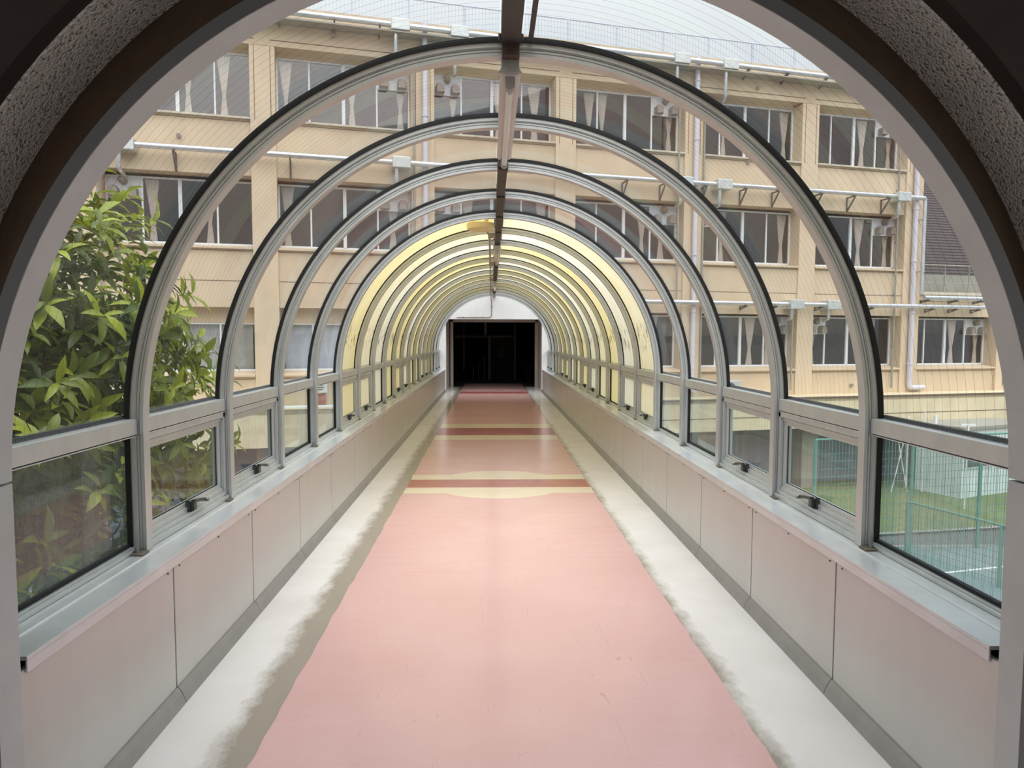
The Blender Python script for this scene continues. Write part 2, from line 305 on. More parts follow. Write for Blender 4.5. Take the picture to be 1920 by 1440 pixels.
# ------------------------------------------------------------------ helpers
def tag(o, label=None, cat=None, group=None, kind=None):
    if label: o['label'] = label
    if cat: o['category'] = cat
    if group: o['group'] = group
    if kind: o['kind'] = kind
    return o
def empty(name, loc=(0, 0, 0), rz=0, parent=None):
    o = bpy.data.objects.new(name, None); col.objects.link(o); o.location = loc; o.rotation_euler = (0, 0, rz); o.empty_display_size = .1
    if parent: o.parent = parent
    return o
class MB:
    """collects solids in a common frame, then links them as one mesh"""
    def __init__(s): s.v = []; s.f = []; s.smooth = []
    def add(s, v, f, sm=False):
        k = len(s.v); s.v += [tuple(p) for p in v]; s.f += [tuple(i + k for i in q) for q in f]; s.smooth += [sm] * len(f); return s
    def box(s, a, b):
        (x0, y0, z0), (x1, y1, z1) = [min(p, q) for p, q in zip(a, b)], [max(p, q) for p, q in zip(a, b)]
        return s.add([(x0, y0, z0), (x1, y0, z0), (x1, y1, z0), (x0, y1, z0), (x0, y0, z1), (x1, y0, z1), (x1, y1, z1), (x0, y1, z1)],
                     [(0, 3, 2, 1), (4, 5, 6, 7), (0, 1, 5, 4), (1, 2, 6, 5), (2, 3, 7, 6), (3, 0, 4, 7)])
    def obox(s, c, ax, ay, az):
        c, ax, ay, az = map(Vector, (c, ax, ay, az))
        v = [c + ax * i + ay * j + az * k for k in (-1, 1) for j in (-1, 1) for i in (-1, 1)]
        return s.add(v, [(0, 2, 3, 1), (4, 5, 7, 6), (0, 1, 5, 4), (1, 3, 7, 5), (3, 2, 6, 7), (2, 0, 4, 6)])
    def prism(s, poly, axis, a, b):
        """poly in the two other axes, extruded along axis a..b"""
        def P(p, t): return {'x': (t, p[0], p[1]), 'y': (p[0], t, p[1]), 'z': (p[0], p[1], t)}[axis]
        n = len(poly); v = [P(p, a) for p in poly] + [P(p, b) for p in poly]
        f = [tuple(range(n))[::-1], tuple(range(n, 2 * n))] + [(i, (i + 1) % n, n + (i + 1) % n, n + i) for i in range(n)]
        return s.add(v, f)
    def tube(s, pts, r, n=12, rad=None):
        pts = [Vector(p) for p in pts]; rings = []; ref = Vector((0, 0, 1))
        for i, p in enumerate(pts):
            d = (pts[min(i + 1, len(pts) - 1)] - pts[max(i - 1, 0)]).normalized()
            a = d.cross(ref if abs(d.dot(ref)) < .9 else Vector((1, 0, 0))).normalized()
            if i and a.dot(la) < 0: a = -a
            la = a; b = d.cross(a); q = rad[i] if rad else r
            rings.append([p + (a * cos(2 * pi * k / n) + b * sin(2 * pi * k / n)) * q for k in range(n)])
        v = [x for R in rings for x in R]; f = []
        for i in range(len(rings) - 1):
            for k in range(n): f.append((i * n + k, i * n + (k + 1) % n, (i + 1) * n + (k + 1) % n, (i + 1) * n + k))
        s.add(v, f, True)
        s.add(rings[0], [tuple(range(n))[::-1]]); s.add(rings[-1], [tuple(range(n))]); return s
    def build(s, name, m, parent=None, local=False):
        me = bpy.data.meshes.new(name); off = Vector((0, 0, 0))
        if parent and not local:
            q = parent
            while q: off += Vector(q.location); q = q.parent
        me.from_pydata([tuple(Vector(v) - off) for v in s.v], [], s.f); me.validate(); me.update()
        for p, sm in zip(me.polygons, s.smooth): p.use_smooth = sm
        me.materials.append(m); o = bpy.data.objects.new(name, me); col.objects.link(o)
        if parent: o.parent = parent
        bm_fix(me); return o
import bmesh
def bm_fix(me):
    b = bmesh.new(); b.from_mesh(me); bmesh.ops.recalc_face_normals(b, faces=b.faces[:]); b.to_mesh(me); b.free()
def bevel(o, w=.003, seg=2):
    m = o.modifiers.new('bevel', 'BEVEL'); m.width = w; m.segments = seg; m.limit_method = 'ANGLE'; m.angle_limit = radians(40); return o

ZC = 1.092; RW = 1.428; Y1 = 2.743; S = 0.9; ZS = 0.596; YS = 1.845; YE = 18.87; NR = 18
def stations(z0, side=None, amin=0.0, n=56):
    """path of the vault section: list of (centre x, centre z, nx, nz); side None = foot to foot"""
    L = []
    if side in (None, -1): L += [(0, z0, -1, 0)]
    a0, a1 = {None: (pi, 0), -1: (pi, pi / 2 + amin), 1: (pi / 2 - amin, 0)}[side]
    m = n if side is None else n // 2
    for i in range(m + 1):
        a = a0 + (a1 - a0) * i / m; L.append((0, ZC, cos(a), sin(a)))
    if side in (None, 1): L += [(0, z0, 1, 0)]
    return L
def sweep(mb, prof, st, y0=0.0, smooth=False):
    """prof: closed polygon of (radius, y) swept along the stations"""
    if smooth:   # one smooth strip per profile edge, crisp corners between them
        for k in range(len(prof)):
            (ra, ya), (rb, yb) = prof[k], prof[(k + 1) % len(prof)]; v = []
            for cx_, cz_, nx, nz in st: v += [(cx_ + nx * ra, y0 + ya, cz_ + nz * ra), (cx_ + nx * rb, y0 + yb, cz_ + nz * rb)]
            mb.add(v, [(2 * i, 2 * i + 1, 2 * i + 3, 2 * i + 2) for i in range(len(st) - 1)], True)
        return mb
    n = len(prof); v = []; f = []
    for cx_, cz_, nx, nz in st:
        for r, y in prof: v.append((cx_ + nx * r, y0 + y, cz_ + nz * r))
    for i in range(len(st) - 1):
        for k in range(n): f.append((i * n + k, i * n + (k + 1) % n, (i + 1) * n + (k + 1) % n, (i + 1) * n + k))
    f.append(tuple(range(n))); f.append(tuple((len(st) - 1) * n + k for k in range(n))[::-1])
    mb.add(v, f, smooth); return mb
def outer_face(o, m, sd):
    """the wires lie in one plane of the pane: the outer face gets plain glass"""
    me = o.data; me.materials.append(m); W_ = Vector((0, 0, 0)); q = o.parent
    while q: W_ += q.location; q = q.parent
    def rad(p):
        p = p + W_; return math.hypot(p.x, p.z - ZC) if p.z > ZC else abs(p.x)
    rs = [rad(v.co) for v in me.vertices]; mid = (min(rs) + max(rs)) / 2
    for p in me.polygons:
        if all(rs[i] > mid for i in p.vertices): p.material_index = 1
    return o
def copy_tree(o, parent=None):
    c = o.copy(); col.objects.link(c)
    if parent: c.parent = parent
    for ch in o.children: copy_tree(ch, c)
    return c

# ================================================================== SETTING
# floor (pale vinyl side strips, slab under them)
MB().box((-1.34, 1.2, -.12), (1.34, 20.72, 0)).build('floor', MT['floor'])['kind'] = 'structure'
MB().box((-4.2, 20.72, -.12), (1.9, 28, 0)).build('floor', MT['darkest'])['kind'] = 'structure'
MB().box((-3.2, -3.2, -.12), (3.2, 1.2, 0)).build('floor', MT['roomwall'])['kind'] = 'structure'
# pink runner with slightly ragged edges
mb = MB(); rr = random.Random(3); ys = [1.25 + .11 * i for i in range(int((22.4 - 1.25) / .11))]
xl = [-.894 + rr.uniform(-.006, .006) for _ in ys]; xr = [.894 + rr.uniform(-.006, .006) for _ in ys]
v = []
for i, y in enumerate(ys): v += [(xl[i], y, .0005), (xr[i], y, .0005), (xl[i], y, .003), (xr[i], y, .003)]
f = []
for i in range(len(ys) - 1):
    a = 4 * i; b = a + 4
    f += [(a + 2, a + 3, b + 3, b + 2), (a, b, b + 1, a + 1), (a, a + 2, b + 2, b), (a + 1, b + 1, b + 3, a + 3)]
f += [(0, 1, 3, 2), (b, b + 2, b + 3, b + 1)]
mb.add(v, f)
tag(mb.build('floor_runner', MT['runner']), 'pink vinyl floor runner with cream and dark red bands down the tunnel', 'floor runner')

# dado walls of metal panels, kick plates and sills
for sd, nm in ((-1, 'left'), (1, 'right')):
    wl = empty('wall_' + nm, (sd * 1.30, YS, 0)); wl['kind'] = 'structure'
    MB().box((sd * 1.331, YS, 0), (sd * 1.52, YE, .56)).build('backing', MT['slot'], wl)
    ys_ = [1.80] + [Y1 - .025 + S * k for k in range(18)] + [YE]
    for i in range(len(ys_) - 1):
        bevel(MB().box((sd * 1.316, ys_[i] + .005, .062), (sd * 1.332, ys_[i + 1] - .005, .562)).build('wall_panel', MT['panel'], wl), .002)
    o = MB()
    for i in range(len(ys_) - 1): o.prism([(sd * 1.280, .0), (sd * 1.34, .0), (sd * 1.34, .062), (sd * 1.310, .062), (sd * 1.296, .040)], 'y', ys_[i] + .002, ys_[i + 1] - .002)
    o.build('baseboard_' + nm, MT['kick'])['kind'] = 'structure'
    sl = MB(); sl.box((sd * 1.309, YS, ZS - .012), (sd * 1.53, YE, ZS)).box((sd * 1.309, YS, ZS - .045), (sd * 1.3145, YE, ZS - .0122))
    sl.prism([(sd * 1.405, ZS), (sd * 1.41, ZS + .006), (sd * 1.52, ZS + .008), (sd * 1.52, ZS)], 'y', YS + .03, YE)
    so = bevel(sl.build('trim_1' if sd < 0 else 'trim_2', MT['sill']), .0015); so['kind'] = 'structure'
    for i in range(1, 9):
        for dy in (-.05, .05, .45):
            y = Y1 - .025 + S * (i - 1) + dy
            MB().tube([(sd * 1.3165, y, .538), (sd * 1.313, y, .538)], .0035, 8).build('screw', MT['slot'], wl)

# near opening: plaster reveal, painted metal frame, brown trim between
nw = empty('wall_near', (0, 1.69, 0)); nw['kind'] = 'structure'
# wall with the arched opening (facing the camera) as an arch-shaped plate swept out to the room walls
def arch_plate(R, y0, y1, W, H, z0=0.0):
    mb = MB(); st = stations(z0, None, n=64); inner = [(nx * R, z + nz * R) for _, z, nx, nz in st]; outer = []
    for (ix, iz), (_, z, nx, nz) in zip(inner, st):
        if nz < .01 and iz <= ZC + .001: outer.append((W * (1 if nx > 0 else -1), iz)); continue
        t = min(W / abs(nx) if abs(nx) > 1e-6 else 1e9, (H - ZC) / nz if nz > 1e-6 else 1e9); outer.append((nx * t, ZC + nz * t))
    n = len(inner); v = []
    for y in (y0, y1):
        v += [(x, y, z) for x, z in inner] + [(x, y, z) for x, z in outer]
    f = []
    for i in range(n - 1):
        a, b, c, d = i, i + 1, n + i + 1, n + i; o = 2 * n
        f += [(a, b, c, d), (a + o, d + o, c + o, b + o), (a, a + o, b + o, b), (d, c, c + o, d + o)]
    mb.add(v, f); return mb
arch_plate(1.494, 1.69, 1.925, 3.1, 3.1).build('plaster_reveal', MT['plaster'], nw)
arch_plate(1.50, 1.64, 1.689, 3.1, 3.1).build('room_face', MT['roomface'], nw)  # shade on this wall face is put into its dark brown colour
arch_plate(1.56, 1.926, 2.02, 3.2, 3.3).build('outer_face', MT['facade'], nw)
fr = empty('trim_3', (0, 1.64, 0)); fr['kind'] = 'structure'
st = stations(ZC + .004, None, n=72)
bevel(sweep(MB(), [(1.243, 1.64), (1.274, 1.64), (1.274, 1.723), (1.243, 1.723)], [s for s in st], 0).build('arch_frame', MT['frame'], fr), .002)
sweep(MB(), [(1.2435, 1.6365), (1.274, 1.6365), (1.274, 1.6398), (1.2435, 1.6398)], stations(0.0, None, n=72)).build('shade_lip', MT['frameshade'], fr)  # thin dark strip added: shade of the frame's front face, put into colour
for sd in (-1, 1):
    bevel(MB().box((sd * 1.243, 1.64, 0), (sd * 1.274, 1.723, ZC - .004)).build('post', MT['frame'], fr), .002)
sweep(MB(), [(1.272, 1.70), (1.30, 1.70), (1.53, 1.905), (1.53, 1.93), (1.487, 1.93), (1.272, 1.725)], stations(0, None, n=72)).build('backing_trim', MT['wooden'], fr)
# camera side room: pale walls with openings added to light the plaster, dark ceiling
for sd, nm in ((-1, 'left'), (1, 'right')):
    q = MB().box((sd * 3.1, -3.2, 0), (sd * 3.2, 1.92, .2)).box((sd * 3.1, -3.2, 3.0), (sd * 3.2, 1.92, 3.2)).box((sd * 3.1, -3.2, .2), (sd * 3.2, -2.9, 3.0)).box((sd * 3.1, 1.4, .2), (sd * 3.2, 1.92, 3.0))
    q.build('wall_room_' + nm, MT['roomwall'])['kind'] = 'structure'
MB().box((-3.1, -3.2, 0), (3.1, -3.1, .25)).box((-3.1, -3.2, 2.95), (3.1, -3.1, 3.1)).box((-3.1, -3.2, .25), (-2.8, -3.1, 2.95)).box((2.8, -3.2, .25), (3.1, -3.1, 2.95)).box((-.1, -3.2, .25), (.1, -3.1, 2.95)).build('wall_room_back', MT['roomwall'])['kind'] = 'structure'
MB().box((-3.1, -3.2, 3.1), (3.1, 1.92, 3.2)).build('ceiling', MT['dark'])['kind'] = 'structure'

# ribs of the vault -------------------------------------------------
def rib_profile():
    return [(0, 0), (.013, 0), (.013, .006), (.018, .006), (.018, .001), (.024, .001), (.024, .007), (.029, .007), (.029, .002), (.033, .002), (.033, -.003), (.050, -.003),
            (.050, .053), (.036, .053), (.036, .042), (.030, .042), (.030, .048), (.018, .048), (.018, .044), (.013, .044), (.013, .05), (0, .05)]
ORD = ['nearest', 'second', 'third', 'fourth', 'fifth', 'sixth', 'seventh', 'eighth', 'ninth', 'tenth', 'eleventh', 'twelfth', 'thirteenth', 'fourteenth', 'fifteenth', 'sixteenth', 'seventeenth', 'farthest']
rib0 = empty('arch_rib', (0, Y1, ZS))
prof = [(RW + r, Y1 + y) for r, y in rib_profile()]
fr_ = sweep(MB(), prof, stations(ZS + .008, None, n=72)).build('rib_extrusion', MT['alu'], rib0)
sweep(MB(), [(RW + .050, Y1 - .010), (RW + .070, Y1 - .010), (RW + .070, Y1 + .060), (RW + .050, Y1 + .060)], stations(ZS + .008, None, n=72)).build('glazing_gasket', MT['gasket'], rib0)
for sd in (-1, 1):
    p = bevel(MB().box((sd * (RW - .012), Y1 - .062, ZS + .008), (sd * (RW + .055), Y1 - .004, ZS + .014)).build('base_plate', MT['rust'], rib0), .001)
    b_ = MB().tube([(sd * (RW + .022), Y1 - .033, ZS + .014), (sd * (RW + .022), Y1 - .033, ZS + .024)], .011, 6)
    b_.tube([(sd * (RW + .022), Y1 - .033, ZS + .024), (sd * (RW + .022), Y1 - .033, ZS + .036)], .006, 10)
    b_.build('bolt', MT['chrome'], p)
riblab = {0: 'nearest clear-glazed grey aluminium arch rib, meeting the near end of the front tube lamp'}
rib_names = {}
for k in range(NR):
    o = rib0 if k == 0 else copy_tree(rib0)
    o.location = (0, Y1 + S * k, ZS)
    if k == 0: lb = 'largest and nearest grey aluminium arch rib, at the front end of the tube lamp'
    elif k == 1: lb = 'second grey arch rib from the camera, above the front tube lamp'
    elif k < 5: lb = ORD[k] + ' grey arch rib from the camera, between clear panes' + (' just before the yellowed panes' if k == 4 else '')
    elif k < 16: lb = ORD[k] + ' arch rib from the camera, tinted brown among the yellowed panes'
    else: lb = ORD[k] + ' arch rib from the camera, pale, close to the white end wall'
    tag(o, lb, 'arch rib', 'arch ribs of the glazed vault')

# ridge beam
rb = empty('ridge_beam', (0, 1.93, 2.55)); tag(rb, 'dark bronze ridge beam running along the crown of the vault', 'beam')
bevel(MB().box((-.037, 1.93, 2.556), (.037, Y1 - .02, 2.65)).build('near_beam', MT['bronze'], rb), .003)
bevel(MB().box((-.031, Y1 + .055, 2.528), (.031, YE, 2.62)).build('far_beam', MT['bronze'], rb), .003)
for k in range(NR):
    y = Y1 + S * k
    bevel(MB().box((-.034, y - .02, 2.515), (.034, y + .055, 2.625)).build('joint_sleeve', MT['bronze'] if k else MT['darkframe'], rb), .003)
MB().box((.066, 1.95, 2.566), (.084, Y1 - .02, 2.577)).build('sealant_strip', MT['bronze'], rb)
for sd in (-1, 1):
    MB().tube([(sd * .042, Y1 - .03, 2.565), (sd * .042, Y1 - .03, 2.59)], .006, 8).build('bolt', MT['bronze'], rb)

# tube lamps ---------------------------------------------------------
def make_lamp():
    L = empty('tube_lamp', (0, 2.76, 2.466))
    bevel(MB().prism([(-.041, 2.474), (-.03, 2.466), (.03, 2.466), (.041, 2.474), (.041, 2.482), (.026, 2.522), (-.026, 2.522), (-.041, 2.482)], 'y', 2.785, 4.08).build('housing', MT['lampwhite'], L), .002)
    c = bevel(MB().box((-.034, 2.762, 2.468), (.034, 2.786, 2.520)).build('end_plate', MT['holder'], L), .002)
    MB().tube([(0, 2.762, 2.496), (0, 2.7595, 2.496)], .011, 20).build('knockout', MT['holder'], c)
    for y0 in (2.80, 4.05):
        poly = [(.019 * cos(a), 2.436 + .019 * sin(a)) for a in [pi + pi * i / 12 for i in range(13)]] + [(.019, 2.466), (-.019, 2.466)]
        MB().prism(poly, 'y', y0, y0 + .045).build('lamp_holder', MT['holder'], L)
    t = MB().tube([(0, 2.845, 2.437), (0, 4.05, 2.437)], .0145, 20).build('tube', MT['tube'], L)
    o = MB()
    for i in range(4): o.box((-.006 + .004 * i, 2.862, 2.4215), (-.0045 + .004 * i, 2.876 + .002 * (i % 2), 2.4222))
    o.build('printed_marking', MT['ink'], t)
    for sd in (-1, 1): MB().tube([(sd * .036, 2.79, 2.478), (sd * .044, 2.79, 2.478)], .004, 8).build('screw', MT['holder'], L)
    return L
lamp = make_lamp()
for i, (y, lb) in enumerate(((2.76, 'long unlit tube lamp nearest the camera, under the ridge beam'), (8.14, 'second tube lamp along the ridge, among the yellowed panes'),
                            (13.3, 'small distant tube lamp under the ridge, third from the camera'), (16.95, 'farthest tube lamp under the ridge, beside the white end wall'))):
    o = lamp if i == 0 else copy_tree(lamp); o.location = (0, y, 2.466); tag(o, lb, 'tube lamp', 'tube lamps under the ridge beam')

# round box at the ridge + conduit
dk = empty('round_ceiling_box', (-.175, 6.84, 2.49)); tag(dk, 'round cream flat-bottomed ceiling box left of the ridge beam', 'ceiling fitting')
m_ = MB(); pr = [(.0, 2.487), (.118, 2.487), (.132, 2.495), (.136, 2.545), (.128, 2.552), (0, 2.552)]; nn = 40; v = []; f = []
for r, z in pr: v += [(-.175 + r * cos(2 * pi * k / nn), 6.84 + r * sin(2 * pi * k / nn), z) for k in range(nn)]
for i in range(len(pr) - 1):
    for k in range(nn): f.append((i * nn + k, i * nn + (k + 1) % nn, (i + 1) * nn + (k + 1) % nn, (i + 1) * nn + k))
m_.add(v, f, False); m_.build('shell', MT['disc'], dk)
MB().tube([(-.12, 6.78, 2.55), (-.12, 6.78, 2.585)], .02, 12).build('stem', MT['disc'], dk)
cdt = empty('conduit', (-.085, 7.0, 2.47)); tag(cdt, 'thin grey conduit from the round ceiling box to the end wall', 'conduit')
pts = [(-.115, 6.98, 2.50), (-.10, 7.05, 2.48), (-.09, 7.2, 2.475), (-.075, 18.80, 2.475), (-.062, 18.845, 2.46), (-.06, 18.852, 2.42), (-.06, 18.852, 2.08)]
pts += [(-.06 - .08 * (1 - cos(a)), 18.852, 2.08 - .08 * sin(a)) for a in [pi / 2 * i / 6 for i in range(1, 7)]] + [(-1.0, 18.852, 2.0)]
MB().tube(pts, .011, 10).build('pipe', MT['pipe_grey'], cdt)
for x, z in ((-.06, 2.28), (-.3, 2.0), (-.82, 2.0)):
    MB().box((x - .018, 18.848, z - .018), (x + .018, 18.867, z + .018)).build('clip', MT['pipe_grey'], cdt)
for k in range(5, 17, 3):
    MB().box((-.105, Y1 + S * k + .01, 2.468), (-.034, Y1 + S * k + .03, 2.54)).build('hanger', MT['pipe_grey'], cdt)

# glazed bays ----------------------------------------------------------
def pane_arc(side, y0, y1, z0, r=1.488, th=.006, amin=.030):
    return sweep(MB(), [(r, y0), (r + th, y0), (r + th, y1), (r, y1)], stations(z0, side, amin, 64), 0, True)
NB = NR + 1
wi = 0
for sd in (-1, 1):
    for k in range(NB):
        wi += 1
        y0 = YS + .085 if k == 0 else Y1 + S * (k - 1) + .052
        y1 = Y1 + S * k - .004 if k < NR else YE - .002
        film = 5 <= k <= 15; awn = k % 4 in (1, 2)
        W = empty('window_%d' % wi, (sd * 1.46, y0, ZS)); W['kind'] = 'structure'
        fm = FILMS[(k * 7 + (0 if sd < 0 else 1)) % 3] if film else None
        if sd < 0 and k == 9: fm = FILMS[2]
        gu = fm or (MT['glass'] if k < 2 else MT['glass_far']); gd = fm or (MT['glass_low'] if k < 5 else MT['glass_far'])
        cp = pane_arc(sd, y0 - .03 if k else y0, y1 + .03 if k < NR else y1, 1.126).build('curved_pane', gu, W)
        if gu is MT['glass']: outer_face(cp, MT['glass_out'], sd)
        X = sd
        bevel(MB().box((X * 1.448, y0, 1.068), (X * 1.515, y1, 1.128)).box((X * 1.448, y0, 1.06), (X * 1.515, y1, 1.064)).build('transom', MT['alu'], W), .002)
        MB().box((X * 1.494, y0, 1.128), (X * 1.512, y1, 1.142)).build('pane_seal', MT['gasket'], W)
        if awn:
            f1 = MB()   # fixed outer frame, stepped
            f1.box((X * 1.438, y0, ZS + .008), (X * 1.515, y1, .628)).box((X * 1.450, y0, .628), (X * 1.515, y1, .646)).box((X * 1.462, y0, .646), (X * 1.515, y1, .654))
            f1.box((X * 1.452, y0, 1.034), (X * 1.515, y1, 1.060)).box((X * 1.452, y0, .62), (X * 1.515, y0 + .022, 1.06)).box((X * 1.452, y1 - .022, .62), (X * 1.515, y1, 1.06))
            bevel(f1.build('outer_frame', MT['alu'], W), .0015)
            s = MB(); a, b = y0 + .026, y1 - .026
            s.box((X * 1.470, a, .658), (X * 1.498, b, .690)).box((X * 1.470, a, .994), (X * 1.498, b, 1.030)).box((X * 1.470, a, .690), (X * 1.498, a + .034, .994)).box((X * 1.470, b - .034, .690), (X * 1.498, b, .994))
            s.box((X * 1.462, a + .004, .652), (X * 1.470, b - .004, .670)).box((X * 1.462, a + .004, 1.016), (X * 1.470, b - .004, 1.03))
            so = bevel(s.build('sash', MT['alu'], W), .0015)
            MB().box((X * 1.483, a + .034, .690), (X * 1.489, b - .034, .994)).build('pane', gd, so)
            if gd is MT['glass_low']: outer_face(so.children[0], MT['glass_out'], sd)
            q = MB(); q.box((X * 1.478, a + .034, .690), (X * 1.482, b - .034, .693)).box((X * 1.478, b - .037, .690), (X * 1.482, b - .034, .994)); q.build('seal', MT['gasket'], so)
            # cam latch with lever
            yc = (y0 + y1) / 2 + .0
            h = bevel(MB().box((X * 1.440, yc - .026, .648), (X * 1.466, yc + .030, .653)).box((X * 1.452, yc - .026, .652), (X * 1.470, yc - .016, .700)).build('latch_base', MT['latch'], W), .001)
            lv = MB(); lv.obox((X * 1.436, yc + .045, .688), (0, .066, -.010), (.011, 0, 0), (0, .001, .006)); lv.obox((X * 1.445, yc + .0, .672), (.010, 0, 0), (0, .016, 0), (0, 0, .020))
            lo = bevel(lv.build('lever', MT['latch'], h), .002)
            MB().tube([(X * 1.452, yc + .103, .676), (X * 1.416, yc + .103, .676)], .0085, 12).build('grip', MT['chrome'], h)
        else:
            f1 = MB().box((X * 1.462, y0, ZS + .008), (X * 1.515, y1, .616)).box((X * 1.475, y0, .616), (X * 1.515, y1, .624))
            bevel(f1.build('bottom_frame', MT['alu'], W), .0015)
            MB().box((X * 1.496, y0 - .02 if k else y0, .620), (X * 1.502, y1 + .02 if k < NR else y1, 1.07)).build('pane', gd, W)
            if gd is MT['glass_low']: outer_face(W.children[-1], MT['glass_out'], sd)
            q = MB().box((X * 1.486, y0, .624), (X * 1.505, y1, .636)); q.build('seal', MT['gasket'], W)

# end wall and doorway -----------------------------------------------
ew = empty('wall_far', (0, YE, 0)); ew['kind'] = 'structure'
mb = MB(); mb.box((-1.9, YE, 1.95), (1.9, YE + .12, 2.9)).box((-1.9, YE, -.1), (-1.29, YE + .12, 1.95)).box((1.30, YE, -.1), (1.9, YE + .12, 1.95))
mb.build('wall_plate', MT['white'], ew)
MB().box((-1.39, YE + .12, -.1), (-1.30, 20.72, 2.1)).build('wall_passage_left', MT['jamb'])['kind'] = 'structure'
MB().box((1.31, YE + .12, -.1), (1.40, 20.72, 2.1)).build('wall_passage_right', MT['jamb'])['kind'] = 'structure'
MB().box((-1.39, YE + .12, 2.02), (1.40, 20.72, 2.12)).build('ceiling_passage', MT['dark'])['kind'] = 'structure'
d1 = empty('door_1', (0, 20.7, 0)); d1['kind'] = 'structure'
for a, b in ((-1.275, -1.19), (1.225, 1.31)):
    bevel(MB().box((a, 20.66, 0), (b, 20.76, 2.0)).build('door_post', MT['jamb'], d1), .004)
bevel(MB().box((-1.275, 20.66, 1.912), (1.31, 20.76, 2.02)).build('door_head', MT['jamb'], d1), .004)
# hall behind
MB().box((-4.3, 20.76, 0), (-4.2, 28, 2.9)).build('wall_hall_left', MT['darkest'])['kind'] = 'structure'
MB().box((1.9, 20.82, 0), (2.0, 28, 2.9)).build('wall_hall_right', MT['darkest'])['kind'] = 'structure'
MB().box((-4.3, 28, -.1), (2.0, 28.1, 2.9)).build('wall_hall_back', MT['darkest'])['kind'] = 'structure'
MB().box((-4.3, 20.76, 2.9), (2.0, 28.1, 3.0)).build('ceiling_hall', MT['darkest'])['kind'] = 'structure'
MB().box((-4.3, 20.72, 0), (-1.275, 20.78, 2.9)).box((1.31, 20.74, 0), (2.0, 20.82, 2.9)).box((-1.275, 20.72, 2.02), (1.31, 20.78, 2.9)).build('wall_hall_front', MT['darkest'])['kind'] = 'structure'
d2 = empty('door_2', (-.15, 24, 0)); d2['kind'] = 'structure'
mb = MB(); mb.box((-1.33, 24, 1.457), (-.178, 24.06, 1.53)).box((-1.03, 23.99, .3), (-.98, 24.06, 2.9)).box((-.178, 24, 0), (-.085, 24.08, 1.55)).box((-.085, 24, 1.47), (.76, 24.06, 1.53)).box((.72, 24, 0), (.78, 24.06, 2.9))
bevel(mb.build('frame', MT['darkframe'], d2), .004)
MB().box((-.085, 24.02, 0), (.72, 24.05, 1.47)).build('leaf', MT['darkest'], d2)
o = MB().box((.151, 23.99, .766), (.382, 24.0, 1.077)).build('notice', MT['dark']); tag(o, 'faint notice sheet on the dark door inside the far doorway', 'notice')
o = MB().box((-.306, 23.9, 1.551), (-.224, 23.95, 1.95)).box((-.28, 23.91, 1.95), (-.25, 23.94, 2.9)).build('hanging_panel', MT['terr']); tag(o, 'narrow pale panel hanging in the upper left of the dark doorway', 'sign')
for sgn, xs, lb in ((-1, [(-.673, .545), (-.489, .673), (-.297, .82)], 'thin metal stair railing posts, left half of the dark doorway'), (1, [(1.10, .50), (1.18, .62), (1.26, .74)], 'thin metal stair railing posts at the right side of the dark doorway')):
    r_ = empty('stair_railing', (xs[0][0], 23.5, 0)); tag(r_, lb, 'railing', 'stair railings in the hall')
    for x, z in xs: MB().tube([(x, 23.5, 0), (x, 23.5, z)], .008, 8).build('post', MT['chrome'] if sgn < 0 else MT['bracket'], r_)
    MB().tube([(xs[0][0] - .1, 23.5, xs[0][1] - .07), (xs[-1][0] + .1, 23.5, xs[-1][1] + .07)], .014, 8).build('handrail', MT['darkest'], r_)

# ================================================================== SCHOOL BUILDING (local frame: x along the front, y into the building)
BR = radians(90 - 76.435)
bd = empty('school_building', (0, 20.3, 0), BR); tag(bd, 'large beige school building with rows of dark windows behind the vault', 'building')
def loc(u, y, z):  # local -> world
    return Vector((0 + u * cos(BR) - y * sin(BR), 20.3 + u * sin(BR) + y * cos(BR), z))
RS = [-6.52 + 4.18 * i for i in range(-1, 7)]        # right window edges
UL, UR = -13.6, 15.1
FZ = [(.43, 2.24), (3.78, 5.66), (7.12, 9.02)]       # openings per storey
wm = MB()
for a, b in ((2.24, 3.78), (5.66, 7.12), (9.02, 10.07)): wm.box((UL, 0, a), (UR, .5, b))
wm.box((UL, 0, -.45), (-1.42, .5, .43)).box((1.42, 0, -.45), (UR, .5, .43)).box((UR, 0, -.45), (21.5, .5, .43)).box((UR, 0, 2.24), (21.5, .5, 3.05))
wm.box((-1.71, 0, .43), (-1.42, .5, 2.24)).box((1.42, 0, .43), (1.84, .5, 2.24))
wm.box((UL, .5, 9.9), (UR, 9, 10.0)).box((UR - .2, .5, 3.0), (UR, 9, 10.07)).box((UL, .5, -3), (UL + .2, 9, 10.07)).box((UL, 9, -3.4), (UR, 9.2, 10.07))
wm.build('front_wall', MT['facade'], bd, True)
im = MB()
for z in (3.1, 6.45): im.box((UL, .5, z), (UR - .2, 3, z + .1))
im.box((UL, 2.6, 3.2), (UR - .2, 2.7, 9.9)).box((UL, 2.6, -.1), (-4.8, 2.7, 3.1)).box((2.6, 2.6, -.1), (21, 2.7, 3.1)).box((UL, .5, -.1), (-4.8, 2.6, 0)).box((2.6, .5, -.1), (21, 2.6, 0)).box((15.1, .5, 2.85), (21.5, 2.7, 2.95)).box((21, .3, -.1), (21.3, 2.7, 2.9))
im.build('classroom_interior', MT['room'], bd, True)
for i in range(len(RS)):
    a = RS[i]; b = RS[i] + .63
    if a > 15: 
        bevel(MB().box((a, -.1, -.45), (a + .6, .45, 3.0)).build('column', MT['column'], bd, True), .01); continue
    top = 10.07
    if a > 14: b = UR
    zb = -.45
    bevel(MB().box((a, -.06, zb), (b, .46, 8.99 if a < 14 else 9.0)).build('column', MT['column'], bd, True), .01)
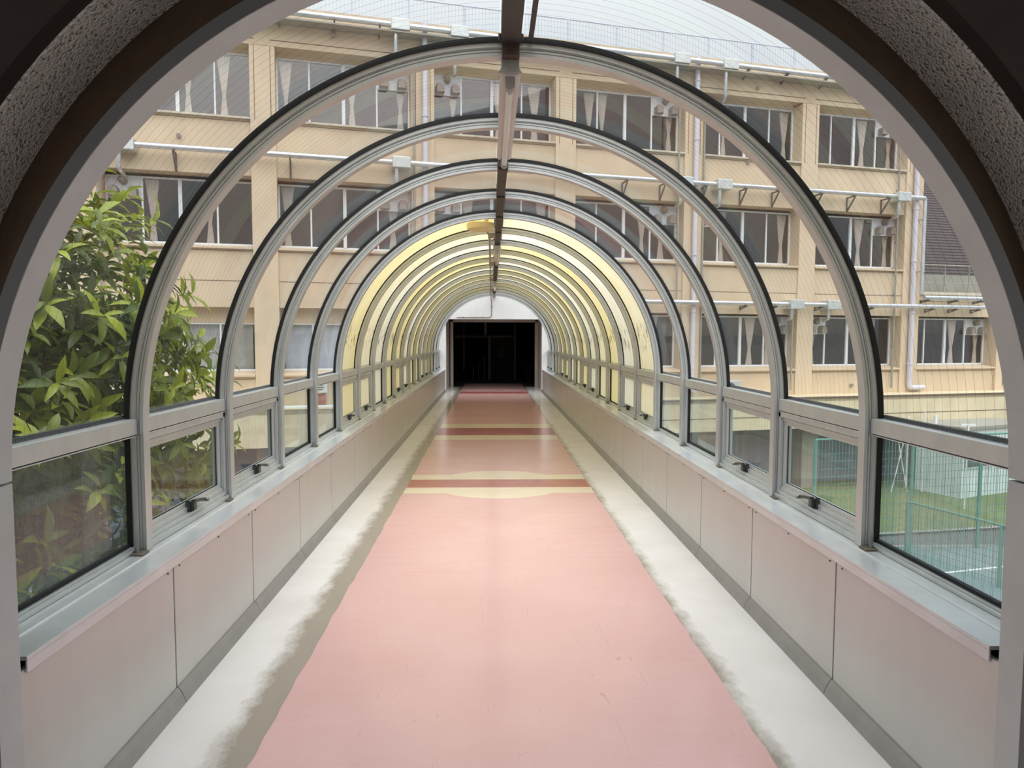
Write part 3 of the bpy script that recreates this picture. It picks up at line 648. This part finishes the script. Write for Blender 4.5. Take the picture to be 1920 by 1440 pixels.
# joint lines
jm = MB().box((UL, -.006, 2.92), (UR, .01, 2.935)).box((UR, -.006, 2.75), (21.5, .01, 2.765))
for R_ in RS[:-1]:
    isb2 = abs(R_ - 1.84) < .1
    L_ = R_ - 3.55
    jm.box((L_ - .12, -.006, 9.16), (R_ + .12, .01, 9.18)).box((R_ + .105, -.066, 7.1), (R_ + .12, -.05, 8.98)).box((L_ - .12, -.066, 7.1), (L_ - .105, -.05, 8.98))
    for z in ((3.70, 7.03) if isb2 else (.33, 3.70, 7.03)): jm.box((L_, -.006, z), (R_, .01, z + .014))
jm.box((RS[-1] - 3.4, -.006, .33), (RS[-1], .01, .344))
jm.build('joint_lines', MT['joint'], bd, True)
MB().box((UL, -.42, 9.58), (UR, 0, 9.62)).build('pipe_tray', MT['terr'], bd, True)

def curtain_mesh(u0, u1, z0, z1, y, tied, nf=5, zt=None):
    """pleated cloth, drawn in at the tie when tied"""
    mb = MB(); nc, nr = 36, 16; v = []; f = []; uc = (u0 + u1) / 2; hw = (u1 - u0) / 2; zt = zt or z0 + (z1 - z0) * .36
    for j in range(nr + 1):
        z = z0 + (z1 - z0) * j / nr
        if tied: 
            d = (z - zt) / ((z1 - zt) if z > zt else (zt - z0)); s = .24 + .76 * min(1, abs(d)) ** .9 if z > zt else .24 + .34 * abs(d)
        else: s = 1
        for i in range(nc + 1):
            t = i / nc; v.append((uc + hw * s * (2 * t - 1), y + .035 * sin(t * nf * 2 * pi + .6 * sin(z * 3)) * (.5 + .5 * s), z))
    for j in range(nr):
        for i in range(nc): a = j * (nc + 1) + i; f.append((a, a + 1, a + nc + 2, a + nc + 1))
    k = len(v); v2 = [(x, yy + .006, z) for x, yy, z in v]; f2 = [tuple(q + k for q in reversed(g)) for g in f]
    mb.add(v + v2, f + f2, True); return mb
def hood_mesh(u, z, y, w=.24, h=.26, d=.22):
    """vent cowl: half-round top, open underneath"""
    mb = MB(); poly = [(u - w / 2, z - h / 2)] + [(u + w / 2 * cos(a), z + h * .05 + w / 2 * sin(a)) for a in [pi - pi * i / 10 for i in range(11)]] + [(u + w / 2, z - h / 2)]
    n = len(poly); v = []; f = []
    for yy, s in ((y, 1.0), (y - d * .7, 1.0), (y - d, .82)):
        v += [(u + (p[0] - u) * s, yy, z - h / 2 + (p[1] - z + h / 2) * (1 if s == 1 else .9)) for p in poly]
    for k in range(2):
        for i in range(n - 1): f.append((k * n + i, k * n + i + 1, (k + 1) * n + i + 1, (k + 1) * n + i))
    f.append(tuple(2 * n + i for i in range(n))); mb.add(v, f); return mb
def school_window(L_, R_, z0, z1, vent=None, curts=(), full=None, ztop=None, low=False, shelf='sillstone'):
    """four-light sliding window with its frame, glass, curtains, vent panel and sill"""
    t = .045; yw = .42; zb = z0 + .10; zt_ = z1 - .05 if ztop is None else ztop
    mb = MB(); mb.box((L_, yw, zb), (R_, yw + .07, zb + .055)).box((L_, yw, zt_ - .045), (R_, yw + .07, zt_)).box((L_, yw, zb), (L_ + t, yw + .07, zt_)).box((R_ - t, yw, zb), (R_, yw + .07, zt_))
    n = 4; 
    ms = [R_ - .9, R_ - 1.8, R_ - 2.7]
    for j, m in enumerate(ms):
        w_ = .045 if j == 1 else .022
        mb.box((m - w_, yw - (.02 if j == 1 else 0), zb + .05), (m + w_, yw + .06, zt_ - .045))
        if j == 1: mb.box((m - .005, yw - .03, zb + .05), (m + .005, yw, zt_ - .045))
    W = bevel(mb.build('window', MT['winframe'], bd, True), .004)
    if zt_ < z1 - .1: MB().box((L_, yw - .02, zt_), (R_, yw + .1, z1)).build('lintel_panel', MT['facade'], W, True)
    MB().box((L_ + t, yw + .03, zb + .05), (R_ - t, yw + .036, zt_ - .04)).build('pane', MT['winglass'], W, True)
    sl = MB().prism([(-.09, z0 - .03), (-.09, z0 + .02), (yw, z0 + .10), (yw, z0 - .03)], 'x', L_ + .005, R_ - .005)
    bevel(sl.build('sill', MT[shelf], W, True), .004)
    cells = [(L_ + .05, R_ - 2.72), (R_ - 2.68, R_ - 1.84), (R_ - 1.76, R_ - .92), (R_ - .88, R_ - .05)]
    if vent is not None:
        a, b = cells[vent]; zp = zt_ - .58
        vp = MB().box((a, yw - .01, zp), (b, yw + .05, zt_ - .04)).build('vent_panel', MT['ventpanel'], W, True)
        for uu in (a + .17, b - .17): hood_mesh(uu, zp + .16, yw - .01).build('vent_hood', MT['hood'], W, True)
        MB().tube([((a + b) / 2, yw, zp + .42), ((a + b) / 2, yw - .12, zp + .42), ((a + b) / 2 - .05, yw - .17, zp + .50)], .09, 14).build('duct_elbow', MT['hood'], W, True)
    for (c, s) in curts:
        a, b = cells[c]; wd = .36
        ua, ub = (a + .02, a + wd) if s < 0 else ((b - wd, b - .02) if s > 0 else ((a + b) / 2 - .2, (a + b) / 2 + .2))
        curtain_mesh(ua, ub, zb + .05, zt_ - .05, yw + .16, True).build('curtain', MT['curtain'], W, True)
    if full:
        curtain_mesh(L_ + .1, R_ - .1, zb + .03, zt_ - .05, yw + .18, False, 26).build('curtain', MT[full], W, True)
    return W
cur2 = {0: [(0, 1), (2, -1), (3, -1)], 1: [(0, -1), (2, -1), (3, 1)], 2: [(0, 1), (2, -1), (3, 0)], 3: [(0, 1), (1, -1), (3, 1)], 4: [(1, -1), (3, 1)], 5: [(2, 0), (3, 1)]}
cur1 = {0: [(1, -1), (2, 1)], 1: [(0, -1), (3, 0)], 2: [(1, -1), (3, 1)], 3: [(2, 1), (3, 0)], 4: [(1, -1), (3, 1)], 5: [(2, 0), (3, 1)]}
cur0 = {3: [(1, 0), (3, -1)], 4: [(2, 0), (3, -1)], 5: [(0, 0), (3, -1)], 6: [(2, 0), (3, 1)]}
ventc = {-1: 3, 0: 0, 1: 3, 2: 0, 3: 3, 4: 0, 5: 3}
for i in range(-1, 6):
    R_ = RS[i + 1]; L_ = R_ - 3.55
    school_window(L_, R_, FZ[2][0], FZ[2][1], ventc[i], cur2.get(i, ()), ztop=8.90)
    school_window(L_, R_, FZ[1][0], FZ[1][1], ventc[i], cur1.get(i, ()), ztop=5.58, shelf='facade')
for i in range(-1, 7):
    if i == 2: continue
    R_ = RS[i + 1]; L_ = R_ - 3.55
    if i < 2: school_window(L_, R_, FZ[0][0], FZ[0][1], None, (), full='curtain_grey' if i < 1 else 'curtain_blue', ztop=1.84, shelf='facade')
    else: school_window(L_, R_, FZ[0][0], FZ[0][1], {3: 0, 4: 3, 5: 0, 6: 3}[i], cur0.get(i, ()), ztop=2.18, shelf='facade')
# small round bosses on the spandrels
for u, z in ((-8.24, 6.56), (8.54, 9.32), (8.26, 7.0), (12.44, -.11), (-4.4, 9.45)):
    MB().tube([(u, 0, z), (u, -.07, z - .01)], .055, 14).build('vent_boss', MT['hood'], bd, True)
# projecting band below the ground windows
MB().box((1.9, -1.3, -.50), (23, 0, -.39)).box((1.9, -1.3, -1.33), (23, -1.15, -.39)).box((-13.6, -1.3, -.50), (-1.9, 0, -.39)).box((-13.6, -1.3, -1.33), (-1.9, -1.15, -.39)).build('cream_band', MT['lowband'], bd, True)
MB().box((1.9, -1.33, -.40), (23, -1.2, -.36)).box((1.9, -1.31, -.95), (23, -1.3, -.93)).build('band_joint', MT['joint'], bd, True)
MB().box((-13.6, .2, -3.5), (23, .4, -.45)).build('lower_wall', MT['bluewall'], bd, True)
for u in (-6.2, -2, 2.2, 6.4, 10.5, 14.7, 19):
    MB().box((u - .3, -.5, -3.5), (u + .3, .19, -.5)).build('lower_column', MT['terr'], bd, True)
# terrace over the one-storey wing
MB().box((UR, -.08, 2.98), (21.5, .5, 3.08)).build('coping', MT['sillstone'], bd, True)
MB().box((UR, .6, 3.0), (21.5, .7, 3.75)).build('terrace_wall', MT['terr'], bd, True)
MB().box((UR, .5, 2.95), (21.5, 8, 3.0)).build('terrace_floor', MT['terr'], bd, True)

def local_thing(name, u, y, z, label, cat, group=None):
    p = loc(u, y, z); e = empty(name, p, BR); tag(e, label, cat, group); e['_o'] = 1; del e['_o']; return e, (u, y, z)
def lbuild(mb, name, m, e, org):
    mb.v = [(a - org[0], b - org[1], c - org[2]) for a, b, c in mb.v]; return mb.build(name, m, e, True)

# insulated pipe runs with boxes, ducts and brackets
def pipe_run(z, u0, u1, boxes, brs, label, drop, r=.075, brh=.48, y=-.3, bw=.5):
    e, o = local_thing('insulated_pipe', u0, y, z, label, 'pipe', 'insulated pipe runs on the school front')
    lbuild(MB().tube([(u0, y, z), (u1, y, z)], r, 16), 'pipe', MT['lagging'], e, o)
    for b, d in boxes:
        bx = bevel(lbuild(MB().box((b - bw / 2, y - .14, z - .16), (b + bw / 2, 0, z + .14)), 'junction_box', MT['boxsteel'], e, o), .02)
        if d: 
            x = b - .12
            lbuild(MB().tube([(x, y, z - .14), (x, y, z - d + .05), (x, y + .03, z - d), (x + .02, y + .30, z - d - .06)], .055, 12), 'down_duct', MT['lagging'], e, o)
    for b in brs:
        m_ = MB(); 
        m_.box((b - .02, y - .12, z - r - .04), (b + .02, 0, z - r)).box((b - .02, -.03, z - r - brh), (b + .02, 0, z - r))
        m_.obox((b, (y - .1) / 2 - .01, z - r - brh / 2), (.018, 0, 0), (0, (y - .1) / 2 * -1 * -1, brh / 2 - .01), (0, .018, .01))
        lbuild(m_, 'bracket', MT['bracket'], e, o)
    return e
pipe_run(9.80, -13, 15.0, [(-2.66, 1.0), (-1.05, 1.0), (5.70, 1.0), (7.35, 1.0)], [-7.1, -5.75, -4.37, -3.2, 8.0, 9.38, 10.82, 12.2], 'top insulated pipe run just under the roof parapet', 1, brh=.22)
pipe_run(6.19, -9.5, 14.9, [(-9.44, .62), (-2.66, .62), (5.88, .62), (7.22, .62), (13.98, .62)], [-10, -8.32, -6.95, -5.54, -4.2, 3.97, 5.21, 6.6, 7.99, 9.16, 10.75, 12.03, 13.4], 'middle insulated pipe run on triangular brackets between the upper window rows', 1)
pipe_run(2.56, 2.2, 17.66, [(9.93, .45), (11.34, .45)], [6.9, 8.1, 9.2, 10.9, 12.9, 15.4, 16.4, 17.4], 'lower insulated pipe run above the bottom window row on the right', 1, brh=.12)
pipe_run(2.86, 15.05, 17.66, [], [15.2, 16.4, 17.5], 'short upper pipe of the pair over the low right wing', 1, brh=.1)
# down pipes
def down_pipe(u, z0, z1, r, m, label, elbow=0, y=-.16):
    e, o = local_thing('down_pipe', u, y, z0, label, 'pipe', 'down pipes on the school front')
    pts = [(u, y, z1), (u, y, z0 + .08)]
    if elbow: pts += [(u + .02, y, z0 + .02), (u + .08, y, z0), (u + elbow, y, z0)]
    lbuild(MB().tube(pts, r, 14), 'pipe', MT[m], e, o)
    z = z1 - .7
    while z > z0 + .5:
        lbuild(MB().tube([(u, y, z - .03), (u, y, z + .03)], r * 1.22, 14).box((u - .02, y, z - .02), (u + .02, -.0, z + .02)), 'pipe_collar', MT[m], e, o); z -= 1.75
down_pipe(6.35, -.3, 9.98, .075, 'pvc', 'thick pale down pipe between the third and fourth right window columns')
down_pipe(-1.98, 2.2, 9.98, .075, 'pvc', 'thick pale down pipe left of the ridge beam')
down_pipe(14.70, -.22, 8.3, .085, 'pvc', 'thick pale down pipe at the right corner, elbowed at its foot', .62)
down_pipe(14.93, 2.9, 6.19, .06, 'lagging', 'silver lagged vertical duct beside the right corner down pipe', 0, -.3)
for u, z0, z1, lb in ((5.80, 2.6, 8.9, 'thin conduit pipe left of the thick middle down pipe'), (6.66, -.3, 8.9, 'thin conduit pipe right of the thick middle down pipe'), (14.02, -.3, 8.9, 'thin conduit pipe left of the right corner down pipe'),
                      (-2.28, 2.2, 8.9, 'thin conduit pipe by the window left of the ridge'), (10.0, -.3, 2.4, 'thin conduit pipe below the lower junction box'), (18.9, -.3, 2.4, 'thin conduit pipe at the right end of the low wing'), (-10.1, 2.2, 5.9, 'thin conduit pipe above the leafy tree')):
    down_pipe(u, z0, z1, .03, 'terr', lb, 0, -.10)
# roof railing
e, o = local_thing('roof_railing', UL, .25, 10.0, 'pale metal railing along the flat roof edge', 'railing')
lbuild(MB().tube([(UL, .25, 10.78), (UR, .25, 10.78)], .022, 8).tube([(UL, .25, 10.14), (UR, .25, 10.14)], .012, 6), 'rail', MT['raile'], e, o)
bl = MB(); u = UL
while u < UR: bl.box((u - .006, .244, 10.0), (u + .006, .256, 10.78)); u += .098
tag(lbuild(bl, 'baluster', MT['raile'], e, o), kind='stuff')
u = UL + .4
while u < UR: lbuild(MB().box((u - .025, .23, 10.0), (u + .025, .27, 10.78)), 'post', MT['raile'], e, o); u += 1.55
# terrace railing with cranked posts
e, o = local_thing('terrace_railing', UR + .1, .3, 3.08, 'grey railing with cranked posts on the low right wing', 'railing')
for i in range(6):
    u = UR + .35 + i * 1.08
    lbuild(MB().tube([(u, .3, 3.05), (u, .3, 3.8), (u - .12, .2, 4.02)], .025, 8), 'post', MT['terr'], e, o)
lbuild(MB().tube([(UR, .2, 4.04), (21, .2, 4.04)], .022, 8).tube([(UR, .3, 3.42), (21, .3, 3.42)], .016, 8), 'rail', MT['terr'], e, o)
# gym hall with the dark tiled roof behind the low wing
e, o = local_thing('tiled_roof_building', 15.6, 4, 3.0, 'dark brown tiled roof rising behind the low right wing', 'building')
rf = MB(); n = 60
for i in range(n):
    t0, t1 = i / n, (i + 1) / n; y0_, y1_ = 3.5 + 9 * t0, 3.5 + 9 * t1; z0_, z1_ = 3.6 + 9 * t0, 3.6 + 9 * t1
    rf.add([(15.5, y0_, z0_ + .04), (32, y0_, z0_ + .04), (32, y1_, z1_ - .0), (15.5, y1_, z1_ - .0), (15.5, y0_, z0_ - .1), (32, y0_, z0_ - .1)], [(0, 1, 2, 3), (0, 4, 5, 1)])
lbuild(rf, 'tiled_roof', MT['tile'], e, o)
lbuild(MB().box((15.5, 4.2, -3.4), (32, 20, 3.5)), 'wall', MT['terr'], e, o)

# small sign on the wall, outdoor unit on the podium roof
e, o = local_thing('wall_sign', -4.9, -.03, -.1, 'white printed notice board with a dull red panel below, outside the left panes', 'sign')
bd_ = bevel(lbuild(MB().box((-5.12, -.05, -.06), (-4.68, -.0, .40)), 'board', MT['paper'], e, o), .004)
q = MB()
for i in range(3): q.box((-5.06, -.056, .02 + .06 * i), (-4.80 + .03 * (i % 2), -.05, .045 + .06 * i))
q.v = [(a - o[0], b - o[1], c - o[2]) for a, b, c in q.v]; q.build('printed_lines', MT['ink'], bd_, True)
bevel(lbuild(MB().box((-5.10, -.05, -.38), (-4.72, -.0, -.10)), 'red_panel', MT['redsign'], e, o), .004)
e, o = local_thing('outdoor_unit', 7.3, -.75, -.39, 'small pale outdoor air unit with a round fan on the podium roof at right', 'air conditioner')
bevel(lbuild(MB().box((6.95, -.9, -.34), (7.65, -.6, .16)), 'casing', MT['acunit'], e, o), .015)
lbuild(MB().tube([(7.22, -.9, -.09), (7.22, -.93, -.09)], .2, 28), 'fan_grille', MT['shedglass'], e, o)
for u in (7.05, 7.55): lbuild(MB().box((u - .04, -.92, -.39), (u + .04, -.58, -.34)), 'foot', MT['bracket'], e, o)

# ================================================================== GROUNDS
ZG = -3.45
def gz(x, y, z=0): return (x, y, ZG + z)
MB().box((-70, -40, ZG - .2), (90, 80, ZG)).build('ground', MT['asphalt'])['kind'] = 'structure'
MB().box((2.5, -10, ZG), (13.5, 15.9, ZG + .012)).build('tennis_court', MT['court'])['kind'] = 'structure'
def slab_line(x0, y0, x1, y1, w, z): 
    d = Vector((x1 - x0, y1 - y0, 0)); n_ = Vector((-d.y, d.x, 0)).normalized() * w; c = Vector(((x0 + x1) / 2, (y0 + y1) / 2, ZG + z))
    return MB().obox(c, d / 2, n_, (0, 0, .004))
tag(slab_line(9.13, 13.97, 12.6, 14.8, .03, .018).build('court_line', MT['courtline']), 'single white line painted across the grey court', 'court line')
g = MB().prism([(5, 16.15), (26, 19.6), (26, 29), (5, 24)], 'z', ZG, ZG + .05).build('grass_strip', MT['grass']); g['kind'] = 'structure'
slab_line(5, 16.07, 26, 19.52, .07, .06).build('trim_4', MT['kerb'])['kind'] = 'structure'
slab_line(5, 15.95, 12, 15.95, .05, .012).build('trim_5', MT['kerb'])['kind'] = 'structure'
# green fence
def fence(name, p0, p1, h, posts, step, label, wire=.004, base=0):
    p0, p1 = Vector(p0), Vector(p1); e = empty(name, p0); tag(e, label, 'fence', 'green wire mesh fences by the court'); d = p1 - p0
    for t in posts:
        p = p0 + d * t; MB().tube([p, p + Vector((0, 0, h))], .038, 10).build('post', MT['fence'], e)
    MB().tube([p0 + Vector((0, 0, h)), p1 + Vector((0, 0, h))], .024, 8).build('top_rail', MT['fence'], e)
    mb = MB(); L_ = d.length; n = int(L_ / step); dn = d.normalized() * wire; sn = Vector((-d.y, d.x, 0)).normalized() * wire
    for i in range(1, n): 
        c = p0 + d * (i / n) + Vector((0, 0, h / 2)); mb.obox(c, dn, sn, (0, 0, h / 2))
    k = int(h / (step * 2))
    for i in range(1, k): mb.obox(p0 + d / 2 + Vector((0, 0, i * step * 2)), d / 2, sn, (0, 0, wire))
    tag(mb.build('wire_mesh', MT['fence'], e), kind='stuff')
fence('wire_fence', gz(9.3, 15.2), gz(10.6, 11.2), 1.25, (0, .5, 1), .07, 'lower near green mesh fence with a bright top rail, outside the nearest right window')
fence('wire_fence', gz(7.0, 14.9), gz(15.0, 16.5), 2.7, (0, .31, .54, .77, 1), .085, 'taller green mesh fence behind the near one, in front of the white shed')
# white shed
sh = empty('garden_shed', gz(14.2, 20.57)); sh.rotation_euler = (0, 0, radians(22)); tag(sh, 'white single-storey shed with one dark window on the grass', 'shed')
bevel(MB().box((0, 0, 0), (3.4, 1.5, 2.15)).build('walls', MT['shed'], sh, True), .02)
MB().box((-.1, -.1, 2.15), (3.5, 1.6, 2.24)).build('roof', MT['terr'], sh, True)
wq = MB().box((.02, -.04, .95), (1.42, .02, 1.95)).build('window', MT['shed'], sh, True); MB().box((.08, -.05, 1.0), (1.36, -.03, 1.9)).build('pane', MT['shedglass'], wq, True)
# poles
for (x, y), h, r_, lb in (((13.45, 19.27), 2.5, .03, 'white pole with a crossbar in front of the shed'), ((13.45, 22.1), 2.4, .03, 'thin white pole against the shaded wall, left of the shed'), ((13.6, 21.5), 2.6, .025, 'thin white pole between the crossed stand and the shed'), ((13.95, 21.5), 2.5, .055, 'thick white pole just left of the shed')):
    p_ = empty('white_pole', gz(x, y)); tag(p_, lb, 'pole', 'white poles behind the fence')
    MB().tube([gz(x, y), gz(x, y, h)], r_, 10).build('shaft', MT['whitepole'], p_)
    if h == 2.5 and r_ == .03: MB().box(gz(x - .22, y - .02, h - .05), gz(x + .22, y + .02, h)).build('crossbar', MT['whitepole'], p_)
p_ = empty('crossed_stand', gz(12.87, 21.5)); tag(p_, 'crossed thin white poles standing on the ground beyond the fence', 'stand')
for s_ in (-1, 1): MB().tube([gz(12.87 - s_ * .26, 21.5, .05), gz(12.87 + s_ * .2, 21.5, 2.2)], .018, 8).build('leg', MT['whitepole'], p_)

# left ground: brick paving strip and white rail seen behind the tree
tag(MB().tube([(-9.5, 17.2, -.38), (-4.2, 18.6, -.38)], .05, 10).build('white_rail', MT['whitepole']), 'white horizontal rail below the curtained left windows', 'rail')
# ================================================================== TREE on the left
tr = empty('leafy_tree', (-3.3, 3.9, ZG)); tag(tr, 'dense glossy-leaved green tree pressing against the left panes', 'tree')
tk = MB(); trr = random.Random(11)
tk.tube([(-3.3, 3.9, ZG), (-3.25, 3.85, -2.2), (-3.3, 3.95, -1.0), (-3.2, 3.9, .2)], .1, 12, [.13, .10, .09, .05]); tk.build('trunk', MT['bark'], tr)
BL = [((-3.05, 3.3, .35), (1.25, 1.55, 1.75), 1.0), ((-2.9, 4.75, .85), (.95, 1.15, 1.05), .6), ((-2.55, 3.9, 1.45), (.75, .85, .90), .5), ((-2.6, 2.9, -.7), (.95, 1.1, 1.2), .6), ((-3.2, 3.6, 1.5), (.9, 1.0, .95), .35), ((-4.0, 4.6, .6), (1.2, 1.8, 1.7), .9), ((-3.6, 3.2, -1.2), (1.3, 1.3, 1.2), .5)]
for i in range(26):
    c, r, _ = BL[i % len(BL)]; th = trr.uniform(0, 2 * pi); ph = trr.uniform(-.5, 1.2)
    e_ = Vector((c[0] + r[0] * .8 * cos(th) * cos(ph), c[1] + r[1] * .8 * sin(th) * cos(ph), c[2] + r[2] * .8 * sin(ph))); e_.x = min(e_.x, -1.75)
    b_ = Vector((-3.25 + trr.uniform(-.05, .05), 3.9, trr.uniform(-1.6, .2))); m_ = (b_ + e_) / 2 + Vector((trr.uniform(-.15, .15), trr.uniform(-.15, .15), trr.uniform(.0, .25)))
    MB().tube([b_, (b_ + m_) / 2 + Vector((0, 0, .05)), m_, (m_ + e_) / 2 + Vector((0, 0, .04)), e_], .02, 7, [.03, .024, .018, .012, .005]).build('branch', MT['bark'], tr)
def leaf(v, f, p, d, nrm, L_, W_):
    """pointed oval leaf with a folded midrib and a drooping tip"""
    d = d.normalized(); s = d.cross(nrm).normalized(); nrm = s.cross(d).normalized(); k = len(v)
    prof_ = [(0, 0.04, 0), (.22, .75, .02), (.5, 1.0, .03), (.78, .62, -.03), (1.0, .02, -.14)]
    for t, w_, z in prof_:
        c = p + d * (L_ * t) + nrm * (L_ * z); v += [tuple(c - s * (W_ * w_) + nrm * (W_ * w_ * .35)), tuple(c), tuple(c + s * (W_ * w_) + nrm * (W_ * w_ * .35))]
    for i in range(4):
        a = k + 3 * i; f += [(a, a + 1, a + 4, a + 3), (a + 1, a + 2, a + 5, a + 4)]
def foliage(nclus, name, m, seed, shell):
    q = random.Random(seed); v = []; f = []
    tot = sum(b[2] for b in BL)
    for _ in range(nclus):
        t = q.uniform(0, tot); bi = 0
        while t > BL[bi][2]: t -= BL[bi][2]; bi += 1
        c, r, _w = BL[bi]
        while True:
            g_ = Vector((q.gauss(0, 1), q.gauss(0, 1), q.gauss(0, 1))); g_.normalize()
            k = q.uniform(*shell); p = Vector((c[0] + r[0] * g_.x * k, c[1] + r[1] * g_.y * k, c[2] + r[2] * g_.z * k))
            if p.x < -1.74 and p.y > 2.25: break
        ax = (g_ + Vector((q.uniform(-.5, .5), q.uniform(-.5, .5), q.uniform(-.1, .7)))).normalized()
        nl = q.randint(5, 8); a0 = q.uniform(0, 6.28); e1 = ax.cross(Vector((.3, .2, 1))).normalized(); e2 = ax.cross(e1)
        for j in range(nl):
            a = a0 + j * 2.4; rad_ = e1 * cos(a) + e2 * sin(a); d = (ax * q.uniform(.15, .8) + rad_ * 1.0 + Vector((0, 0, -.25))).normalized()
            b_ = p + ax * (.012 * j) ; L_ = q.uniform(.10, .165)
            if (b_ + d * L_).x > -1.56: continue
            leaf(v, f, b_, d, (ax + Vector((0, 0, .5))).normalized(), L_, L_ * q.uniform(.125, .175))
    mb = MB(); mb.v = v; mb.f = f; mb.smooth = [True] * len(f)
    me = bpy.data.meshes.new(name); me.from_pydata([tuple(Vector(x) - Vector(tr.location)) for x in v], [], f); me.update()
    me.materials.append(m); o = bpy.data.objects.new(name, me); col.objects.link(o); o.parent = tr
    for p in me.polygons: p.use_smooth = True
    return o
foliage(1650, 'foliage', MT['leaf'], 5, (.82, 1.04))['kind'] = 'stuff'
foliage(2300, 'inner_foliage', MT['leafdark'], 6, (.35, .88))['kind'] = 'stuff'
